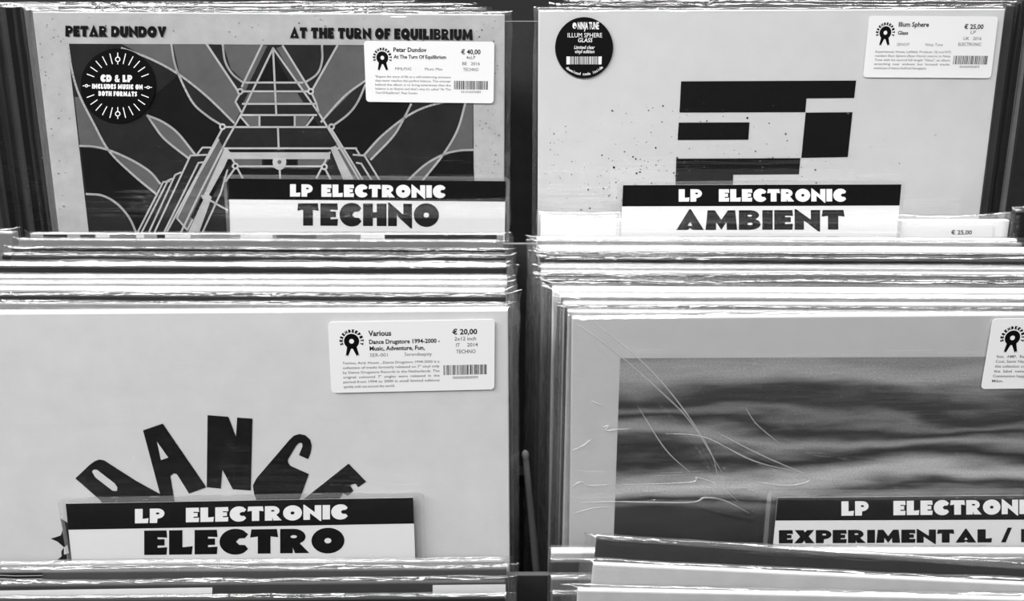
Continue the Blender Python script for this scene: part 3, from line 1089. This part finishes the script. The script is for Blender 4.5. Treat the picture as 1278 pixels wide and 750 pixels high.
divider(petar, (285.3, 222.5), (631, 226), (630, 288.5), (287, 286.5), (278, 218, 636, 221), 'TECHNO', (371, 548), (281.5, 282.5), 28, dict(band=.41, pos=(362, 245.3, 556, 246.8), h=15.5, space=.55),
        'black and white genre card reading TECHNO in front of the geometric cover', 21, 'rear')
divider(dance, (82, 628.5), (515.5, 621), (518, 692), (89.5, 700), (71, 622.5, 529, 614.8), 'ELECTRO', (180, 430), (692.5, 689.5), 30.5, dict(band=.455, pos=(168.5, 653, 434, 647.5), h=18, space=1.1),
        'black and white genre card reading ELECTRO in front of the DANCE cover', 23, 'front')
divider(exper, (970.5, 621), (1404, 617), (1397, 686), (964.5, 684.5), (958, 614, 1414, 609.5), 'EXPERIMENTAL / I', (972, 1284), (678, 676.6), 16.5, dict(band=.45, pos=(1050, 643.5, 1301, 641.1), h=18, space=1.4),
        'black and white genre card beginning EXPERIMENTAL in front of the streaky cover', 24, 'front')

# ------------------------------------------------------------------ the stacks behind each front cover
ORD = ['', 'first', 'second', 'third', 'fourth', 'fifth', 'sixth', 'seventh', 'eighth', 'ninth', 'tenth', 'eleventh', 'twelfth', 'thirteenth', 'fourteenth', 'fifteenth', 'sixteenth', 'seventeenth', 'eighteenth', 'nineteenth', 'twentieth',
       'twenty-first', 'twenty-second', 'twenty-third', 'twenty-fourth', 'twenty-fifth', 'twenty-sixth', 'twenty-seventh', 'twenty-eighth', 'twenty-ninth', 'thirtieth',
       'thirty-first', 'thirty-second', 'thirty-third', 'thirty-fourth', 'thirty-fifth', 'thirty-sixth']
W_ = .88
TONE = [(.03, 'black'), (.12, 'dark grey'), (.35, 'mid grey'), (.62, 'light grey'), (2, 'white')]


def tone_word(v):
    return [w for t, w in TONE if v <= t][0]


def stack_record(ref, d, lean, roll, xref, y, end, x_end, top_px, face, top, label, group, seed, row, w=SW, t=None, h=None, **kw):
    """a record d metres behind the reference cover whose front top edge shows at (xref, y)"""
    ex, eh = axes(lean, roll)
    n = ex.cross(eh)
    q = ref.TL + NY * d
    A = on_plane(xref, y, q, n)
    # walk along the top edge to the wanted end
    r = ray(x_end, y)
    k = None
    E = on_plane(x_end, y, q, n)
    for _ in range(4):
        E2 = A + ex * (E - A).dot(ex)
        v = E2 - CAM
        px = W_PX / 2 + F_PX * v.dot(RIGHT) / v.dot(FWD)
        E = E2 + ex * ((x_end - px) * v.dot(FWD) / F_PX)
    TL = E if end == 'l' else E - ex * w
    if h is None:
        mid = TL + ex * (w / 2)
        # height down to the bin floor
        h = .30
        for _ in range(4):
            b = mid - eh * h
            h += (b.z - floor_z(row, b.y) - .0008) / eh.z
    Z = depth_of(A)
    el = math.asin(-ray(xref, y).normalized().z)
    if t is None:
        t = max(.002, top_px * Z / F_PX / math.sin(el))
    sh = Sheet(TL, ex, eh, w, h)
    rec = make_record(sh, t, M_card(face, .12), M_card(top, .05), label, group, seed, **kw)
    return rec, sh


def stack(ref, y0, Dtot, y_last, roll0, rows, end, xref, group, lab, seed0, row, l0, l1):
    out = []
    rr = random.Random(seed0 * 3 + 1)
    fine_rows = []

    def f0_(y):
        return (y0 - y) / (y0 - y_last)

    for y, x_end, top_px, face, top in rows:
        per = Dtot / (y0 - y_last)
        n = max(1, round(top_px * per / .0058))
        for k in range(n):
            fine_rows.append([y - k * top_px / n, x_end + (rr.uniform(-2.5, 2.5) if k else 0), top_px / n * depth_of(ref.TL + NY * Dtot * f0_(y)) / F_PX / math.sin(math.asin(-ray(xref, y).normalized().z) - (l0 + (l1 - l0) * f0_(y))) - .0004,
                              face if k == 0 else rr.choice((.45, .6, .75, .8)), top if k == 0 else top * rr.choice((1, 1, .95, .85))])
    for a, b in zip(fine_rows[:-1], fine_rows[1:]):
        a[2] = min(a[2], (a[0] - b[0]) * (per - (l1 - l0) / (y0 - y_last) * .335) - .0019)
    fine_rows[-1][2] = min(fine_rows[-1][2], .0045)
    for i, (y, x_end, t_, face, top) in enumerate(fine_rows):
        f = (y0 - y) / (y0 - y_last)
        d = Dtot * f
        lean = l0 + (l1 - l0) * f
        r = random.Random(seed0 + i)
        label = lab(i, face, top)
        o = stack_record(ref, d, lean, roll0 + r.uniform(-.0012, .0012), xref, y, end, x_end, 3, face, top, label, group, seed0 + i, row, t=min(.011, max(.0012, t_)),
                         fl=r.uniform(.003, .007), fr=r.uniform(.004, .0075), puff=r.uniform(.0006, .0018))
        out.append(o)
    return out


# behind DANCE: y of the front top edge, px of the end beside the gap, thickness px, tone of face, tone of top
left_rows = [(380, 633, 2.0, .25, W_), (369.5, 631, 5.5, .03, W_), (363, 630, 5.5, .6, W_), (354, 633, 5.5, .35, .35), (347, 633, 5.0, .4, .4),
             (333.5, 632, 6.0, .02, W_), (320, 631, 4, .02, W_), (311, 630, 2, .012, .6), (300.3, 624, 2.2, .22, .8), (292.3, 628, 4.2, .3, W_)]
front_left = stack(dance, 390, .150, 292, -.0035, left_rows, 'r', 400, 'records behind the DANCE cover',
                   lambda i, f, t: f'{tone_word(f)} bagged record, {ORD[i + 1]} behind the pale DANCE cover', 100, 'front', LF, LR - .01)
# scraps of print on the rearmost sleeve
rec, sh = front_left[-1]
P = Print(sh, .0003)
for x0, x1, v in ((54, 84, .02), (84, 100, .35), (100, 118, .05), (120, 137, .7), (137, 170, .2), (170, 180, .7), (196, 206, .02), (206, 238, .7), (250, 285, .25), (300, 340, .75), (345, 395, .12), (396, 450, .25), (450, 480, .8), (480, 620, .03)):
    P.poly([(x0, 292.8), (x1, 292.8), (x1, 312), (x0, 312)], M_card(v, .12), 1)
P.build('cover_print', rec)

right_rows = [(390.5, 709, 4.2, .35, .8), (384.5, 705, 8.5, .04, W_), (373, 700, 6.5, .15, W_), (363.5, 690, 6.0, .70, W_), (355, 686, 2, .06, W_), (351, 683, 4, .015, W_),
              (345.5, 679, 3.2, .03, W_), (341, 676, 4.6, .4, W_), (335, 675, 5, .3, W_), (324, 682, 5, .015, W_), (317, 674, 10.2, .02, W_), (302.2, 671, 7.5, .2, W_)]
front_right = stack(exper, 396, .148, 292, -.0045, right_rows, 'l', 1000, 'records behind the streaky picture cover',
                    lambda i, f, t: f'{tone_word(f)} bagged record, {ORD[i + 1]} behind the streaky grey cover', 200, 'front', LF, LR - .01)
# the white one just in front of the AMBIENT cover, its sticker half hidden
rec, sh = stack_record(exper, .1585, LR - .006, -.001, 1000, 274.5, 'l', 675, 3, .88, W_,
                       'white bagged record with a half hidden price sticker, directly behind the AMBIENT card', 'records behind the streaky picture cover', 230, 'front',
                       fl=.003, fr=.004, puff=.004)
stq = ((1120, 281), (1240, 281), (1236, 322), (1117, 322))
w_ = quad_warp(*stq)
s = paper_part('price_sticker', sh, [w_(u, v) for u, v in round_rect(0, 0, 1, 1, .02, .05)], .0019, rec, M_PAPER, label='white price sticker')
P = Print(sh, .00193)
P.type('€ 25,00', 1187, 292.5, 5.2, M_INK, 1, x1=1213, bold=.02)
P.build('sticker_print', s)

divider(sh, (777.5, 231), (1125, 230), (1119.5, 291), (775, 292), (771, 227, 1131, 224.5), 'AMBIENT', (844, 1054), (287, 286.5), 24.5, dict(band=.435, pos=(847, 251.6, 1056, 251.3), h=15.5, space=1.1),
        'black and white genre card reading AMBIENT in front of the spattered white cover', 22, 'front')

# rear row, behind PETAR DUNDOV: only top slivers and the ends sticking out show
rear_left = [(11.3, 29, 2.5, .12, W_), (7.5, 19, 2.0, .006, .5), (8.3, 6, 2, .005, .4), (7.5, -3, 2, .03, .5), (9, -10, 2, .008, .4), (4, -17, 2, .015, .6), (6, -26, 2, .006, .5), (6, -36, 2, .02, .5)]
for i, (y, xl, tp, f, t) in enumerate(rear_left):
    d = .0145 + .0125 * i
    r = random.Random(300 + i)
    stack_record(petar, d, LR, .002, 200, y, 'l', xl, tp, f, t,
                 f'{tone_word(f)} bagged record, {ORD[i + 1]} behind the geometric tower cover', 'records behind the geometric tower cover', 300 + i, 'rear',
                 fl=r.uniform(.003, .006), fr=.004, puff=r.uniform(.001, .0022), rough_top=.35)
rear_right = [(6.5, 1267, 2.0, .05, .8), (3.0, 1274, 2, .012, W_), (-1.0, 1283, 2, .02, W_), (3, 1290, 2, .2, W_)]
for i, (y, xr, tp, f, t) in enumerate(rear_right):
    d = .0135 + .0125 * i
    stack_record(ambient, d, LR + .002 * i, -.002, 960, y, 'r', xr, tp, f, t,
                 f'{tone_word(f)} bagged record, {ORD[i + 1]} behind the black bar cover', 'records behind the black bar cover', 320 + i, 'rear',
                 fl=.004, fr=.0035, puff=.0015 + .0004 * i)

# lowest row, tops only
low_left = [(703, 629, 4, .2, .6), (711.5, 632, 4, .075, W_), (728, 630, 2.5, .05, .4), (747, 630, 3, .012, .6)]
low_names = ['light topped grey bagged record nearest the board below the ELECTRO card', 'grey record with a black patterned corner, in the bin before the DANCE cover',
             'record with pale and dark blocks along its top, in the bin before the DANCE cover', 'black bagged record cut by the lower picture edge, before the DANCE cover']
ref_low = Sheet(dance.TL - STEP, dance.ex, dance.eh, SW, SW)
for i, (y, xr, tp, f, t) in enumerate(low_left):
    d = .148 - (y - 701) * .00125
    r = random.Random(400 + i)
    rec, sh = stack_record(ref_low, d, LF, .009, 320, y, 'r', xr, tp, f, t, low_names[i], 'records before the DANCE cover', 400 + i, 'low',
                           fl=.004, fr=.006, puff=r.uniform(.0012, .0024))
    P = Print(sh, .0003)
    if i == 1:
        P.poly([(-5, y + 3.5), (53, y + 3), (53, y + 22), (-5, y + 22)], M_card(.015, .1), 1)
        for k in range(4):
            P.line([(-5, y + 6 + k * 4), (20, y + 7 + k * 4), (53, y + 6.5 + k * 4)], .9, M_card(.5, .1), 2)
        P.build('cover_print', rec)
    if i == 2:
        P.poly([(-8, y + 9), (265, y + 5), (265, y + 30), (-8, y + 30)], M_card(.8, .05), 1)
        P.poly([(540, y + 2), (631, y + 1), (631, y + 18), (540, y + 18)], M_card(.7, .05), 1)
        P.build('cover_print', rec)

low_right = [(690, 688, 9, .5, W_, 0), (700.5, 687, 3.5, .06, W_, 0), (722.5, 688, 6.5, .14, W_, 0), (742, 690, 3, .05, .7, 0)]
lr_names = ['white topped bagged record nearest the board below the EXPERIMENTAL card', 'bagged record with a dark blotchy face, second in front of the EXPERIMENTAL card',
            'grey bagged record with a bright top, sunk behind the slanting sleeves', 'lowest dark bagged record with a crumpled corner, behind the slanting sleeves']
for i, (y, xl, tp, f, t, rl) in enumerate(low_right):
    d = .150 - (y - 690) * .00105
    stack_record(ref_low, d, LF, 0.0, 715, y, 'l', xl, tp, f, t, lr_names[i], 'records before the streaky picture cover', 420 + i, 'low',
                 fl=.0012, fr=.004, puff=.0016)
slant = [((745, 671.5), (1278, 708.5), .085, .03, 'dark grey bagged record tipped up highest among the slanting sleeves', 2.5),
         ((740.5, 704.5), (1278, 729.5), .073, .42, 'pale grey bagged record slanting just before the tipped up dark one', 3.0),
         ((721, 737), (1278, 748.5), .061, .45, 'light bagged record slanting lowest at the lower picture edge', 3.0)]
for i, ((xa, ya), (xb, yb), d, f, lab, tp) in enumerate(slant):
    q = ref_low.TL + NY * d
    n = Vector((0, -math.cos(LF), math.sin(LF)))
    A, B = on_plane(xa, ya, q, n), on_plane(xb, yb, q, n)
    ex = (B - A).normalized()
    eh = n.cross(ex).normalized()
    # stands on its lower corner
    hh = .312
    for _ in range(4):
        c = A + ex * SW - eh * hh
        hh += (c.z - floor_z('low', c.y) - .0008) / eh.z
    sh = Sheet(A, ex, eh, SW, min(hh, .318) if hh > .30 else hh)
    make_record(sh, tp * .001, M_card(f, .10), M_card(W_, .05), lab, 'records before the streaky picture cover', 440 + i, fl=.006, fr=.004, puff=.0018)

# neighbours at the outer sides
stack_record(dance, .1425, LR - .012, -.004, 10, 291, 'r', 15, 5, .18, .45,
             'grey bagged record of the neighbouring bin beside the end of the DANCE stack', 'records of the neighbouring bins', 460, 'front', fl=.004, fr=.0035, puff=.003, rough_top=2.0)
stack_record(exper, .1478, LR - .012, .004, 1270, 264, 'l', 1268, 2, .012, .6,
             'black bagged record of the neighbouring bin beside the AMBIENT card', 'records of the neighbouring bins', 461, 'front', fl=.0018, fr=.004, puff=.003, rough_top=2.0)

# ------------------------------------------------------------------ the thin rod standing in the gap
A = on_plane(671, 726, dance.TL + NY * .012, Vector((0, -math.cos(LF), math.sin(LF))))
top_p = on_plane(656, 570, dance.TL + NY * .018, Vector((0, -math.cos(LF), math.sin(LF))))
dirv = (top_p - A).normalized()
k = .30
bot = A.copy()
while bot.z > floor_z('front', bot.y) + .003:
    bot = bot - dirv * .002
L = (top_p - bot).length
root = empty('rod', Matrix.Translation(bot) @ dirv.to_track_quat('Z', 'Y').to_matrix().to_4x4())
tag(root, 'thin dark grey rod leaning in the black gap beside the DANCE cover', 'rod')


def lathe(name, prof, m, parent, n=16):
    vs_, fs = [], []
    for r_, z in prof:
        for i in range(n):
            a = 2 * math.pi * i / n
            vs_.append((r_ * math.cos(a), r_ * math.sin(a), z))
    for j in range(len(prof) - 1):
        for i in range(n):
            fs.append((j * n + i, j * n + (i + 1) % n, (j + 1) * n + (i + 1) % n, (j + 1) * n + i))
    fs.append(tuple(range(n - 1, -1, -1)))
    fs.append(tuple(range((len(prof) - 1) * n, len(prof) * n)))
    return link_mesh(name, vs_, fs, [m], None, parent, smooth=True)


lathe('shaft', [(.0026, 0), (.0026, L * .5), (.0019, L * .9), (.0016, L)], mat('rod_grey_plastic', .06, .5), root)
lathe('knob', [(.0014, L - .002), (.0019, L), (.0021, L + .0015), (.0017, L + .003), (.0006, L + .004)], mat('rod_knob_plastic', .12, .4), root)
